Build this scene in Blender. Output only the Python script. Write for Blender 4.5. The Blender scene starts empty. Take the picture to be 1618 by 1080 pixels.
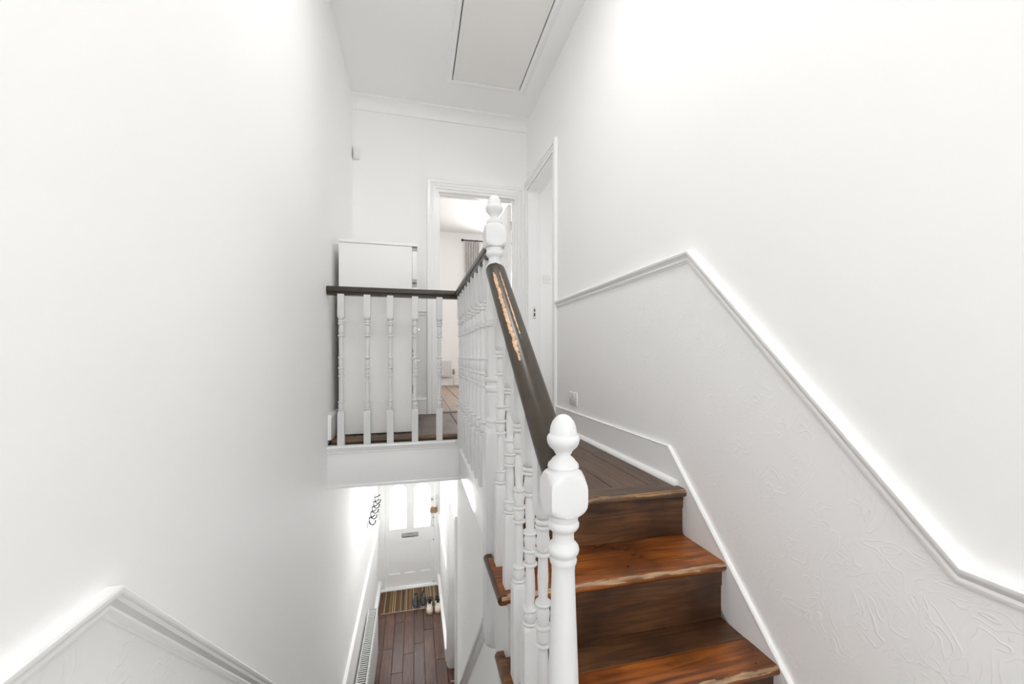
import bpy, bmesh, math, random
from mathutils import Vector, Matrix
random.seed(7)
S = bpy.context.scene
C = S.collection

# ------------------------------------------------------------------ camera, world, lights, exposure
# house axes: X to the right, Y towards the front of the house, Z up, eye of the camera at the origin
F_PX, YAW, CY = 624.13, 0.2418, 562.5
cd = bpy.data.cameras.new('camera'); cam = bpy.data.objects.new('camera', cd); C.objects.link(cam)
cd.sensor_width = 36.0; cd.lens = 36.0 * F_PX / 1618.0
cd.shift_y = (CY - 540.0) / 1618.0
cd.clip_start = 0.02
cam.location = (0, 0, 0); cam.rotation_euler = (math.pi / 2, 0, -YAW)
S.camera = cam

W = bpy.data.worlds.new('daylight'); S.world = W; W.use_nodes = True
W.node_tree.nodes['Background'].inputs[0].default_value = (0.93, 0.97, 1.0, 1)
W.node_tree.nodes['Background'].inputs[1].default_value = 1.5

def area(name, loc, rot, sx, sy, watts, col=(1, 1, 1)):
    l = bpy.data.lights.new(name, 'AREA'); l.shape = 'RECTANGLE'; l.size = sx; l.size_y = sy
    l.energy = watts; l.color = col
    o = bpy.data.objects.new(name, l); C.objects.link(o); o.location = loc; o.rotation_euler = rot
    return o
H = math.pi / 2
FILL_STAIR, FILL_HALL = (0.27, 1.55, 2.318), (-0.08, 4.6, -0.872)     # unseen fill lamps added to even out the light
for nm_, lc_, en_ in (('stair_fill_light', FILL_STAIR, 9.0), ('hall_fill_light', FILL_HALL, 11.5)):
    l2 = area(nm_, lc_, (0, 0, 0), 0.36, 0.36, en_, (1.0, 0.995, 0.985)); l2.data.shape = 'DISK'
area('fill_rear_window', (0.27, -3.05, 0.45), (H, 0, 0), 1.3, 2.3, 20, (0.99, 0.995, 1.0))  # light of an unseen rear window, assumed behind the camera
area('fill_landing_window', (1.30, -1.55, 0.60), (0, H, 0), 1.8, 1.3, 30, (0.99, 0.995, 1.0))  # light of an unseen side window, added to brighten the left wall
area('daylight_bedroom_window', (1.75, 7.70, 0.95), (-H, 0, 0), 1.4, 1.5, 78)
area('daylight_side_window', (2.95, 2.95, 0.75), (0, H, 0), 1.1, 0.9, 14)
area('daylight_front_door', (-0.07, 6.75, -2.2), (-H, 0, 0), 0.74, 1.15, 14)
VS = S.view_settings
VS.view_transform = 'Standard'; VS.look = 'None'; VS.exposure = 0.33; VS.gamma = 1.0; VS.use_curve_mapping = False
S.cycles.max_bounces = 8; S.cycles.diffuse_bounces = 8; S.cycles.glossy_bounces = 3
S.cycles.use_adaptive_sampling = True; S.cycles.adaptive_threshold = 0.08; S.cycles.adaptive_min_samples = 16
S.cycles.transparent_max_bounces = 5; S.cycles.sample_clamp_indirect = 8.0
S.cycles.caustics_reflective = False; S.cycles.caustics_refractive = False

# ------------------------------------------------------------------ materials
MATS = {}
def newmat(name):
    m = bpy.data.materials.new(name); m.use_nodes = True
    nt = m.node_tree; return m, nt, nt.nodes['Principled BSDF']
def N(nt, t, **kw):
    n = nt.nodes.new(t)
    for k, v in kw.items():
        if isinstance(k, str) and hasattr(n, k): setattr(n, k, v)
    return n
def plain(name, col, rough=0.5, metal=0.0, bump=0.0, scale=60.0, coat=0.0, var=0.03, spec=0.5):
    m, nt, b = newmat(name)
    b.inputs['Roughness'].default_value = rough; b.inputs['Metallic'].default_value = metal
    b.inputs['Coat Weight'].default_value = coat; b.inputs['Specular IOR Level'].default_value = spec
    MATS[name] = m; b.inputs['Base Color'].default_value = (*col, 1)
    if var <= 0.01 and not bump: return m
    tc = N(nt, 'ShaderNodeTexCoord'); nz = N(nt, 'ShaderNodeTexNoise'); nz.inputs['Scale'].default_value = 3.0
    nt.links.new(tc.outputs['Object'], nz.inputs['Vector'])
    mx = N(nt, 'ShaderNodeMix', data_type='RGBA')
    mx.inputs[6].default_value = (*[c * (1 - var) for c in col], 1); mx.inputs[7].default_value = (*[min(1, c * (1 + var)) for c in col], 1)
    nt.links.new(nz.outputs[0], mx.inputs[0]); nt.links.new(mx.outputs[2], b.inputs['Base Color'])
    if bump:
        n2 = N(nt, 'ShaderNodeTexNoise'); n2.inputs['Scale'].default_value = scale; n2.inputs['Detail'].default_value = 4
        nt.links.new(tc.outputs['Object'], n2.inputs['Vector'])
        bp = N(nt, 'ShaderNodeBump'); bp.inputs['Strength'].default_value = bump; bp.inputs['Distance'].default_value = 0.004
        nt.links.new(n2.outputs[0], bp.inputs['Height']); nt.links.new(bp.outputs[0], b.inputs['Normal'])
    MATS[name] = m; return m

plain('wall_paint', (0.938, 0.936, 0.929), 0.55, var=0.006)
plain('ceiling_paint', (0.935, 0.933, 0.926), 0.7, var=0.006)
plain('gloss_white', (0.925, 0.925, 0.92), 0.22, var=0.005)
plain('satin_white', (0.725, 0.725, 0.722), 0.5, var=0.005, spec=0.25)
plain('hatch_white', (0.875, 0.865, 0.85), 0.6, var=0.006)
plain('cabinet_white', (0.85, 0.838, 0.82), 0.45, var=0.006)
plain('plastic_white', (0.86, 0.86, 0.85), 0.3, var=0.003)
plain('grey_plastic', (0.42, 0.42, 0.41), 0.5)
plain('chrome', (0.72, 0.71, 0.69), 0.22, metal=1.0)
plain('brass', (0.45, 0.36, 0.20), 0.35, metal=1.0)
plain('black_iron', (0.02, 0.02, 0.022), 0.4)
plain('black_leather', (0.022, 0.025, 0.028), 0.38, bump=0.2, scale=120)
plain('black_fabric', (0.01, 0.01, 0.012), 0.8)
plain('cream_leather', (0.72, 0.70, 0.60), 0.5, bump=0.15, scale=150)
plain('cream_suede', (0.74, 0.60, 0.46), 0.75)
plain('gum_rubber', (0.62, 0.50, 0.38), 0.6)
plain('white_rubber', (0.62, 0.60, 0.56), 0.6)
plain('curtain', (0.62, 0.60, 0.58), 0.85)
plain('brown_cover', (0.33, 0.19, 0.10), 0.45, var=0.25)
plain('dark_gap', (0.03, 0.022, 0.016), 0.8)

def wallpaper():
    m, nt, b = newmat('embossed_wallpaper')
    b.inputs['Base Color'].default_value = (0.935, 0.932, 0.925, 1); b.inputs['Roughness'].default_value = 0.45
    tc = N(nt, 'ShaderNodeTexCoord')
    nz = N(nt, 'ShaderNodeTexNoise'); nz.inputs['Scale'].default_value = 8.0; nz.inputs['Detail'].default_value = 0.8; nz.inputs['Distortion'].default_value = 2.2
    nt.links.new(tc.outputs['Object'], nz.inputs['Vector'])
    mu = N(nt, 'ShaderNodeMath', operation='MULTIPLY'); mu.inputs[1].default_value = 60.0
    nt.links.new(nz.outputs[0], mu.inputs[0])
    sn = N(nt, 'ShaderNodeMath', operation='SINE'); nt.links.new(mu.outputs[0], sn.inputs[0])
    mr = N(nt, 'ShaderNodeMapRange'); mr.inputs[1].default_value = 0.55; mr.inputs[2].default_value = 1.0
    nt.links.new(sn.outputs[0], mr.inputs[0])
    n2 = N(nt, 'ShaderNodeTexNoise'); n2.inputs['Scale'].default_value = 9.0
    nt.links.new(tc.outputs['Object'], n2.inputs['Vector'])
    m2 = N(nt, 'ShaderNodeMapRange'); m2.inputs[1].default_value = 0.38; m2.inputs[2].default_value = 0.62
    nt.links.new(n2.outputs[0], m2.inputs[0])
    mm = N(nt, 'ShaderNodeMath', operation='MULTIPLY'); nt.links.new(mr.outputs[0], mm.inputs[0]); nt.links.new(m2.outputs[0], mm.inputs[1])
    bp = N(nt, 'ShaderNodeBump'); bp.inputs['Strength'].default_value = 0.30; bp.inputs['Distance'].default_value = 0.0025
    nt.links.new(mm.outputs[0], bp.inputs['Height']); nt.links.new(bp.outputs[0], b.inputs['Normal'])
    MATS['wallpaper'] = m
wallpaper()

def wood(name, dark, mid, light, axis='X', rough=0.3, coat=0.35, grain=1.0, wear=None, spec=0.5, blotch=0.8):
    """timber with grain along an object axis; wear = (object axis, coordinate, width, colour) pale worn arris"""
    m, nt, b = newmat(name); L = nt.links.new
    tc = N(nt, 'ShaderNodeTexCoord'); oi = N(nt, 'ShaderNodeObjectInfo')
    mp = N(nt, 'ShaderNodeMapping')
    sc = {'X': (1.2, 14, 14), 'Y': (14, 1.2, 14), 'Z': (14, 14, 1.2)}[axis]
    mp.inputs['Scale'].default_value = [s * grain for s in sc]
    off = N(nt, 'ShaderNodeVectorMath', operation='SCALE'); off.inputs[0].default_value = (7.3, 5.1, 9.7)
    L(oi.outputs['Random'], off.inputs['Scale'])
    ad = N(nt, 'ShaderNodeVectorMath', operation='ADD'); L(tc.outputs['Object'], ad.inputs[0]); L(off.outputs[0], ad.inputs[1])
    L(ad.outputs[0], mp.inputs['Vector'])
    n1 = N(nt, 'ShaderNodeTexNoise'); n1.inputs['Scale'].default_value = 2.6; n1.inputs['Detail'].default_value = 7; n1.inputs['Distortion'].default_value = 1.3
    L(mp.outputs[0], n1.inputs['Vector'])
    n2 = N(nt, 'ShaderNodeTexNoise'); n2.inputs['Scale'].default_value = 5.0; n2.inputs['Detail'].default_value = 3
    L(ad.outputs[0], n2.inputs['Vector'])
    cr = N(nt, 'ShaderNodeValToRGB'); e = cr.color_ramp.elements
    e[0].position = 0.3; e[0].color = (*dark, 1); e[1].position = 0.72; e[1].color = (*light, 1)
    k = e.new(0.5); k.color = (*mid, 1)
    L(n1.outputs[0], cr.inputs[0])
    mr = N(nt, 'ShaderNodeMapRange'); mr.inputs[1].default_value = 0.35; mr.inputs[2].default_value = 0.62
    mr.inputs[3].default_value = 1.0 - blotch; mr.inputs[4].default_value = 1.0
    L(n2.outputs[0], mr.inputs[0])
    mx = N(nt, 'ShaderNodeMix', data_type='RGBA'); mx.inputs[6].default_value = (*[c * 0.8 for c in dark], 1)
    L(mr.outputs[0], mx.inputs[0]); L(cr.outputs[0], mx.inputs[7])
    hs = N(nt, 'ShaderNodeHueSaturation'); rv = N(nt, 'ShaderNodeMapRange'); rv.inputs[3].default_value = 0.8; rv.inputs[4].default_value = 1.2
    L(oi.outputs['Random'], rv.inputs[0]); L(rv.outputs[0], hs.inputs['Value']); L(mx.outputs[2], hs.inputs['Color'])
    col = hs.outputs[0]
    b.inputs['Coat Weight'].default_value = coat; b.inputs['Coat Roughness'].default_value = 0.15
    b.inputs['Specular IOR Level'].default_value = spec
    rr = N(nt, 'ShaderNodeMapRange'); rr.inputs[3].default_value = rough * 0.75; rr.inputs[4].default_value = rough * 1.35
    L(n2.outputs[0], rr.inputs[0]); rough_out = rr.outputs[0]
    if wear:
        ax, pos, wid, wc = wear
        sp = N(nt, 'ShaderNodeSeparateXYZ'); L(tc.outputs['Object'], sp.inputs[0])
        s1 = N(nt, 'ShaderNodeCombineXYZ'); L(sp.outputs[1], s1.inputs[1]); L(sp.outputs[2], s1.inputs[2])
        s2v = N(nt, 'ShaderNodeVectorMath', operation='DISTANCE'); s2v.inputs[1].default_value = (0, pos + 0.004, -0.004); L(s1.outputs[0], s2v.inputs[0])
        s2 = N(nt, 'ShaderNodeMath', operation='ADD'); s2.inputs[1].default_value = 0.0; L(s2v.outputs['Value'], s2.inputs[0])
        n3 = N(nt, 'ShaderNodeTexNoise'); n3.inputs['Scale'].default_value = 9; n3.inputs['Detail'].default_value = 6
        L(mp.outputs[0], n3.inputs['Vector'])
        s3 = N(nt, 'ShaderNodeMath', operation='MULTIPLY_ADD'); s3.inputs[1].default_value = wid * 3.4; s3.inputs[2].default_value = -wid * 0.9
        L(n3.outputs[0], s3.inputs[0])
        s4 = N(nt, 'ShaderNodeMath', operation='LESS_THAN'); L(s2.outputs[0], s4.inputs[0]); L(s3.outputs[0], s4.inputs[1])
        m2 = N(nt, 'ShaderNodeMix', data_type='RGBA'); m2.inputs[7].default_value = (*wc, 1)
        wr_ = N(nt, 'ShaderNodeValToRGB'); wr_.color_ramp.elements[0].position = 0.35; wr_.color_ramp.elements[0].color = (*[c * 0.4 for c in wc], 1); wr_.color_ramp.elements[1].position = 0.6; wr_.color_ramp.elements[1].color = (*[min(1, c * 1.15) for c in wc], 1)
        L(n3.outputs[0], wr_.inputs[0]); L(wr_.outputs[0], m2.inputs[7])
        L(s4.outputs[0], m2.inputs[0]); L(col, m2.inputs[6]); col = m2.outputs[2]
    L(col, b.inputs['Base Color']); L(rough_out, b.inputs['Roughness'])
    bp = N(nt, 'ShaderNodeBump'); bp.inputs['Strength'].default_value = 0.12; bp.inputs['Distance'].default_value = 0.002
    L(n1.outputs[0], bp.inputs['Height']); L(bp.outputs[0], b.inputs['Normal'])
    MATS[name] = m; return m
TAN = (0.42, 0.27, 0.15)
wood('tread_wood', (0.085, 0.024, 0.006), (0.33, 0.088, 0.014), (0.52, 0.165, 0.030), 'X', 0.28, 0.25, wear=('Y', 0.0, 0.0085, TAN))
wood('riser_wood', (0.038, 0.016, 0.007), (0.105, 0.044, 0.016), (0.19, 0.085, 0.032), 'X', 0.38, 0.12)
wood('landing_wood', (0.060, 0.034, 0.020), (0.11, 0.062, 0.037), (0.155, 0.095, 0.060), 'Y', 0.42, 0.05, blotch=0.4)
wood('nosing_wood', (0.055, 0.030, 0.018), (0.12, 0.066, 0.036), (0.17, 0.10, 0.06), 'X', 0.36, 0.2, wear=('Y', 0.0, 0.007, (0.33, 0.19, 0.09)), blotch=0.4)
wood('edge_wood', (0.050, 0.026, 0.013), (0.11, 0.058, 0.028), (0.18, 0.10, 0.05), 'X', 0.4, 0.1, blotch=0.5)
wood('hall_wood', (0.050, 0.020, 0.012), (0.105, 0.044, 0.027), (0.16, 0.075, 0.048), 'Y', 0.42, 0.10, blotch=0.3)
wood('bedroom_wood', (0.17, 0.115, 0.08), (0.25, 0.175, 0.13), (0.32, 0.235, 0.18), 'Y', 0.45, 0.1, blotch=0.2)

def handrail_mat(name, worn):
    m, nt, b = newmat(name); L = nt.links.new
    b.inputs['Coat Weight'].default_value = 0.12; b.inputs['Coat Roughness'].default_value = 0.2; b.inputs['Specular IOR Level'].default_value = 0.35
    tc = N(nt, 'ShaderNodeTexCoord')
    mp = N(nt, 'ShaderNodeMapping'); mp.inputs['Scale'].default_value = (26, 5, 26); L(tc.outputs['Object'], mp.inputs['Vector'])
    n1 = N(nt, 'ShaderNodeTexNoise'); n1.inputs['Scale'].default_value = 1.5; n1.inputs['Detail'].default_value = 6; L(mp.outputs[0], n1.inputs['Vector'])
    mx = N(nt, 'ShaderNodeMix', data_type='RGBA'); mx.inputs[6].default_value = (0.026, 0.019, 0.012, 1); mx.inputs[7].default_value = (0.055, 0.041, 0.027, 1)
    L(n1.outputs[0], mx.inputs[0]); col = mx.outputs[2]
    b.inputs['Roughness'].default_value = 0.32
    if worn:  # worn copper timber plus its highlight, painted as two streaks along the upper half
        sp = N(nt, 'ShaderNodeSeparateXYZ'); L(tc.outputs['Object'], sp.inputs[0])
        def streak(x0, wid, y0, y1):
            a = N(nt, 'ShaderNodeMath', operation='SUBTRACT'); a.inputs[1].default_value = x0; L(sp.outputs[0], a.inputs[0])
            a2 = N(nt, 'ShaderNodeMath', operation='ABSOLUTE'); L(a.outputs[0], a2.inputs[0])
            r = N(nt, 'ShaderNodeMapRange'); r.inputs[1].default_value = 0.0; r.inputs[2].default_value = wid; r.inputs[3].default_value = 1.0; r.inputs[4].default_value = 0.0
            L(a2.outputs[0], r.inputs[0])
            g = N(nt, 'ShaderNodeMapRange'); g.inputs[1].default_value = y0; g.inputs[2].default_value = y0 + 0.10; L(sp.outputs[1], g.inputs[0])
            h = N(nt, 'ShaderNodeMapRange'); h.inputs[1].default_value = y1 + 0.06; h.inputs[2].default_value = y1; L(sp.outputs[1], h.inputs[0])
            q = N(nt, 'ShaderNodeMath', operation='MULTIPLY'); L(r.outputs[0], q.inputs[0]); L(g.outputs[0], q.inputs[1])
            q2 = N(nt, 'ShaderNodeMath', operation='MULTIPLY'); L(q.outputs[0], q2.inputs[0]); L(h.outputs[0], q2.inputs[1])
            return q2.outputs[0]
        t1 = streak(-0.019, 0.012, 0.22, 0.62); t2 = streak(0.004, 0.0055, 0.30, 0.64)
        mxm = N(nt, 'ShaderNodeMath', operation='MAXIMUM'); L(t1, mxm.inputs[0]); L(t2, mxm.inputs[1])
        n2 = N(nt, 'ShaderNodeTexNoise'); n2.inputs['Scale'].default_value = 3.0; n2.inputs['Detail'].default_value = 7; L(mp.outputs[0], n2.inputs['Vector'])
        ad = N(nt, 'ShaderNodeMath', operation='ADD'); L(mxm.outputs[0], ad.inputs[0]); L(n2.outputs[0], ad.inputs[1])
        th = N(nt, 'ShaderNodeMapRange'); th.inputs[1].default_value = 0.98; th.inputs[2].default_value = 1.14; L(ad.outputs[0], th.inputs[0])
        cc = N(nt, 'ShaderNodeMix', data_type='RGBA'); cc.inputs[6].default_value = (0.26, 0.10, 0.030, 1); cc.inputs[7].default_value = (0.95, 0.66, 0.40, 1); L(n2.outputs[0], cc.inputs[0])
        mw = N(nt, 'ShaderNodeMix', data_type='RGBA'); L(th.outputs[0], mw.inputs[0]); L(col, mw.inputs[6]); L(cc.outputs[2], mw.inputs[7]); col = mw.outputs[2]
    L(col, b.inputs['Base Color'])
    MATS[name] = m
handrail_mat('dark_handrail', False); handrail_mat('worn_glint_handrail', True)

def mat_stripes():
    m, nt, b = newmat('striped_mat'); L = nt.links.new
    b.inputs['Roughness'].default_value = 0.95; b.inputs['Specular IOR Level'].default_value = 0.1
    tc = N(nt, 'ShaderNodeTexCoord'); sp = N(nt, 'ShaderNodeSeparateXYZ'); L(tc.outputs['Object'], sp.inputs[0])
    mu = N(nt, 'ShaderNodeMath', operation='MULTIPLY'); mu.inputs[1].default_value = 72; L(sp.outputs[0], mu.inputs[0])
    fl = N(nt, 'ShaderNodeMath', operation='FLOOR'); L(mu.outputs[0], fl.inputs[0])
    wn = N(nt, 'ShaderNodeTexWhiteNoise', noise_dimensions='1D'); L(fl.outputs[0], wn.inputs['W'])
    cr = N(nt, 'ShaderNodeValToRGB'); cr.color_ramp.interpolation = 'CONSTANT'; e = cr.color_ramp.elements
    cols = [(0.13, 0.075, 0.04), (0.20, 0.135, 0.08), (0.34, 0.27, 0.19), (0.14, 0.10, 0.065), (0.22, 0.15, 0.085), (0.085, 0.06, 0.045), (0.40, 0.31, 0.18), (0.13, 0.05, 0.035)]
    e[0].color = (*cols[0], 1); e[1].position = 1 / 8; e[1].color = (*cols[1], 1)
    for i in range(2, 8): e.new(i / 8).color = (*cols[i], 1)
    L(wn.outputs['Value'], cr.inputs[0])
    nz = N(nt, 'ShaderNodeTexNoise'); nz.inputs['Scale'].default_value = 300; L(tc.outputs['Object'], nz.inputs['Vector'])
    L(cr.outputs[0], b.inputs['Base Color'])
    bp = N(nt, 'ShaderNodeBump'); bp.inputs['Strength'].default_value = 0.5; bp.inputs['Distance'].default_value = 0.003; L(nz.outputs[0], bp.inputs['Height']); L(bp.outputs[0], b.inputs['Normal'])
    MATS['striped_mat'] = m
mat_stripes()

def frosted(name, tint, mixf):
    m = bpy.data.materials.new(name); m.use_nodes = True; nt = m.node_tree; nt.nodes.clear(); L = nt.links.new
    out = N(nt, 'ShaderNodeOutputMaterial'); tr = N(nt, 'ShaderNodeBsdfTranslucent'); tp = N(nt, 'ShaderNodeBsdfTransparent'); gl = N(nt, 'ShaderNodeBsdfGlossy')
    tr.inputs[0].default_value = (*tint, 1); gl.inputs['Roughness'].default_value = 0.1
    tc = N(nt, 'ShaderNodeTexCoord'); nz = N(nt, 'ShaderNodeTexNoise'); nz.inputs['Scale'].default_value = 30; L(tc.outputs['Object'], nz.inputs['Vector'])
    bp = N(nt, 'ShaderNodeBump'); bp.inputs['Strength'].default_value = 0.4; L(nz.outputs[0], bp.inputs['Height']); L(bp.outputs[0], gl.inputs['Normal'])
    a = N(nt, 'ShaderNodeMixShader'); a.inputs[0].default_value = mixf; L(tr.outputs[0], a.inputs[1]); L(tp.outputs[0], a.inputs[2])
    c = N(nt, 'ShaderNodeMixShader'); c.inputs[0].default_value = 0.05; L(a.outputs[0], c.inputs[1]); L(gl.outputs[0], c.inputs[2])
    L(c.outputs[0], out.inputs[0]); MATS[name] = m
frosted('frosted_glass', (0.95, 0.97, 0.97), 0.55); frosted('clear_glass', (0.95, 0.97, 0.97), 0.95)

# ------------------------------------------------------------------ mesh helpers
def finish(bm, sharp=35):
    bmesh.ops.recalc_face_normals(bm, faces=bm.faces[:])
    lim = math.radians(sharp)
    for f in bm.faces: f.smooth = True
    for e in bm.edges:
        if len(e.link_faces) != 2 or e.calc_face_angle(0) > lim: e.smooth = False
def mesh(bm, name, sharp=35):
    finish(bm, sharp); me = bpy.data.meshes.new(name); bm.to_mesh(me); bm.free(); return me
def obj(name, bm, m, parent=None, loc=None, sharp=35):
    me = bm if isinstance(bm, bpy.types.Mesh) else mesh(bm, name, sharp)
    if m and not me.materials: me.materials.append(MATS[m])
    o = bpy.data.objects.new(name, me); C.objects.link(o)
    if parent: o.parent = parent
    if loc: o.location = loc
    return o
def tag(o, label=None, cat=None, group=None, kind=None):
    if label: o['label'] = label
    if cat: o['category'] = cat
    if group: o['group'] = group
    if kind: o['kind'] = kind
    return o
def thing(name, label, cat, loc=(0, 0, 0), group=None, rz=0):
    o = bpy.data.objects.new(name, None); C.objects.link(o); o.location = loc; o.rotation_euler = (0, 0, rz); o.empty_display_size = 0.05
    return tag(o, label, cat, group)
def B(): return bmesh.new()
def bx(bm, x0, x1, y0, y1, z0, z1, bev=0.0, seg=2):
    vs = [bm.verts.new((x, y, z)) for x in (x0, x1) for y in (y0, y1) for z in (z0, z1)]
    fs = [(0, 1, 3, 2), (4, 6, 7, 5), (0, 4, 5, 1), (2, 3, 7, 6), (0, 2, 6, 4), (1, 5, 7, 3)]
    faces = [bm.faces.new([vs[i] for i in f]) for f in fs]
    if bev:
        ed = list({e for f in faces for e in f.edges})
        bmesh.ops.bevel(bm, geom=ed, offset=bev, segments=seg, affect='EDGES', profile=0.5)
    return bm
def box(x0, x1, y0, y1, z0, z1, bev=0.0, seg=2): return bx(B(), x0, x1, y0, y1, z0, z1, bev, seg)
def prism(bm, pts, axis, a, b):
    """polygon pts extruded along an axis from a to b. axis X: pts are (y,z); Y: (x,z); Z: (x,y)"""
    def mk(p, t): return {'X': (t, p[0], p[1]), 'Y': (p[0], t, p[1]), 'Z': (p[0], p[1], t)}[axis]
    A = [bm.verts.new(mk(p, a)) for p in pts]; D = [bm.verts.new(mk(p, b)) for p in pts]
    bm.faces.new(A); bm.faces.new(D[::-1])
    for i in range(len(pts)):
        j = (i + 1) % len(pts); bm.faces.new([A[i], D[i], D[j], A[j]])
    return bm
def sweep(bm, rings, cap=True):
    R = [[bm.verts.new(p) for p in r] for r in rings]
    n = len(R[0])
    for k in range(len(R) - 1):
        for i in range(n):
            j = (i + 1) % n; bm.faces.new([R[k][i], R[k][j], R[k + 1][j], R[k + 1][i]])
    if cap: bm.faces.new(R[0][::-1]); bm.faces.new(R[-1])
    return bm
def tube(bm, pts, r, n=8):
    pts = [Vector(p) for p in pts]; rings = []
    for i, p in enumerate(pts):
        t = (pts[min(i + 1, len(pts) - 1)] - pts[max(i - 1, 0)]).normalized()
        u = t.orthogonal().normalized() if i == 0 else (u - t * u.dot(t)).normalized()
        v = t.cross(u)
        rings.append([p + (u * math.cos(2 * math.pi * k / n) + v * math.sin(2 * math.pi * k / n)) * r for k in range(n)])
    return sweep(bm, rings)
def lathe(bm, prof, n=24, c=(0, 0, 0), axis='Z'):
    rings = []
    for r, z in prof:
        ring = []
        for k in range(n):
            a = 2 * math.pi * k / n; p = (r * math.cos(a), r * math.sin(a), z)
            if axis == 'Y': p = (p[0], p[2], p[1])
            if axis == 'X': p = (p[2], p[0], p[1])
            ring.append((p[0] + c[0], p[1] + c[1], p[2] + c[2]))
        rings.append(ring)
    return sweep(bm, rings)
def turned(prof, a, n=32):
    """a square post of half-width a turned to the radius profile [(z, r)]; r above 1.42a leaves it square"""
    bm = B(); rings = []
    for z, r in prof:
        ring = []
        for k in range(n):
            t = 2 * math.pi * (k + 0.0) / n; s = a / max(abs(math.cos(t)), abs(math.sin(t)))
            q = min(r, s); ring.append((q * math.cos(t), q * math.sin(t), z))
        rings.append(ring)
    return sweep(bm, rings)
def arc(z0, z1, r0, rmax, n=5):
    """bead between two heights bulging from r0 to rmax"""
    zm = z1 - z0; rb = rmax - 0.0018
    return [(z0, r0), (z0 + zm * 0.02, rb), (z0 + zm * 0.25, rmax - 0.0004), (z0 + zm * 0.5, rmax), (z0 + zm * 0.75, rmax - 0.0004), (z0 + zm * 0.98, rb), (z1, r0)]
def wall_panels(bm, axis, a0, a1, u0, u1, z0, z1, holes=()):
    """slab normal to axis between a0,a1, spanning u0..u1 x z0..z1 with rectangular holes (u0,u1,z0,z1)"""
    us = sorted({u0, u1, *[h[0] for h in holes], *[h[1] for h in holes]}); zs = sorted({z0, z1, *[h[2] for h in holes], *[h[3] for h in holes]})
    for i in range(len(us) - 1):
        for j in range(len(zs) - 1):
            um, zm = (us[i] + us[i + 1]) / 2, (zs[j] + zs[j + 1]) / 2
            if any(h[0] < um < h[1] and h[2] < zm < h[3] for h in holes): continue
            if axis == 'X': bx(bm, a0, a1, us[i], us[i + 1], zs[j], zs[j + 1])
            elif axis == 'Y': bx(bm, us[i], us[i + 1], a0, a1, zs[j], zs[j + 1])
            else: bx(bm, us[i], us[i + 1], zs[j], zs[j + 1], a0, a1)
    bmesh.ops.remove_doubles(bm, verts=bm.verts[:], dist=1e-5)
    seen = {}
    for f in bm.faces[:]:
        k = tuple(sorted(v.index for v in f.verts)) if False else frozenset(f.verts)
        seen.setdefault(k, []).append(f)
    dead = [f for fs in seen.values() if len(fs) > 1 for f in fs]
    bmesh.ops.delete(bm, geom=dead, context='FACES')
    return bm
def struct(name, bm, m, parent=None):
    o = obj(name, bm, m, parent)
    if not parent: o['kind'] = 'structure'
    return o

# ------------------------------------------------------------------ dimensions
XL, XR = -0.55, 1.10
ZF, ZH, ZG, ZC = -0.548, -1.375, -3.688, 2.35       # landing, half landing, hall floor, ceiling
YB, YV, YW, YD = -2.80, 2.77, 3.85, 6.54            # rear wall, far edge of stairwell, landing end wall, front door
YBED = 7.55; ZU = -0.84
XB = 0.30                                           # line of the balustrade
NOSE = [(1.404, ZF), (1.190, -0.742), (0.977, -0.951), (0.765, -1.163)]   # nosing Y and tread Z of the upper flight

# ------------------------------------------------------------------ shell
struct('wall_left', wall_panels(B(), 'X', XL - 0.12, XL, YB, YD + 0.12, ZG - 0.1, ZC + 0.1), 'wall_paint')
wr = struct('wall_right', wall_panels(B(), 'X', XR, XR + 0.12, YB, YW, ZH - 0.2, ZC + 0.1, [(3.03, 3.80, ZF, 1.655), (-2.25, -0.85, -0.35, 1.55)]), 'wall_paint')
struct('wall_far', wall_panels(B(), 'Y', YW, YW + 0.12, XL, 2.75, ZU, ZC + 0.1, [(0.205, 1.0, ZF, 1.60)]), 'wall_paint')
struct('wall_rear', wall_panels(B(), 'Y', YB - 0.12, YB, XL - 0.12, XR + 0.12, ZG - 0.1, ZC + 0.1, [(-0.40, 0.94, -0.75, 1.65)]), 'wall_paint')
ceil = struct('ceiling', wall_panels(B(), 'Z', ZC, ZC + 0.1, XL - 0.12, XR + 0.12, YB, YW, [(0.306, 0.90, 2.05, 3.37)]), 'ceiling_paint')
# hall
struct('wall_hall_right', wall_panels(B(), 'X', 0.395, 0.515, 3.14, YD + 0.12, ZG - 0.1, ZU, [(3.86, 4.72, ZG, -1.60)]), 'wall_paint')
struct('wall_hall_front', wall_panels(B(), 'Y', YD + 0.02, YD + 0.14, XL - 0.12, 0.515, ZG - 0.1, ZU, [(-0.475, 0.335, ZG, -1.42)]), 'wall_paint')
struct('wall_hall_cupboard', box(0.9, 0.95, 3.0, 5.2, ZG, ZU), 'wall_paint')
# spandrel wall between the two flights: from the hall floor up to the underside of treads
sp = [(3.14, ZG - 0.05), (3.14, -0.80), (1.44, -0.80), (1.44, -0.80), (1.23, -0.80), (1.23, -1.02), (1.02, -1.02), (1.02, -1.24), (0.80, -1.24), (0.80, ZG - 0.05)]
sp = [sp[i] for i in range(len(sp)) if i == 0 or sp[i] != sp[i - 1]]
struct('wall_stair_spandrel', prism(B(), sp, 'X', 0.33, 0.39), 'wall_paint')
struct('stair_void_block', box(0.39, XR + 0.12, 1.46, 3.14, ZG, ZU + 0.1), 'wall_paint')  # unseen block filling the void under the landing against light leaks
struct('floor', box(0.39, XR + 0.12, 0.80, 1.46, ZH - 0.35, ZH - 0.02), 'dark_gap')  # unseen slab closing the void under the flight against light leaks
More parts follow.
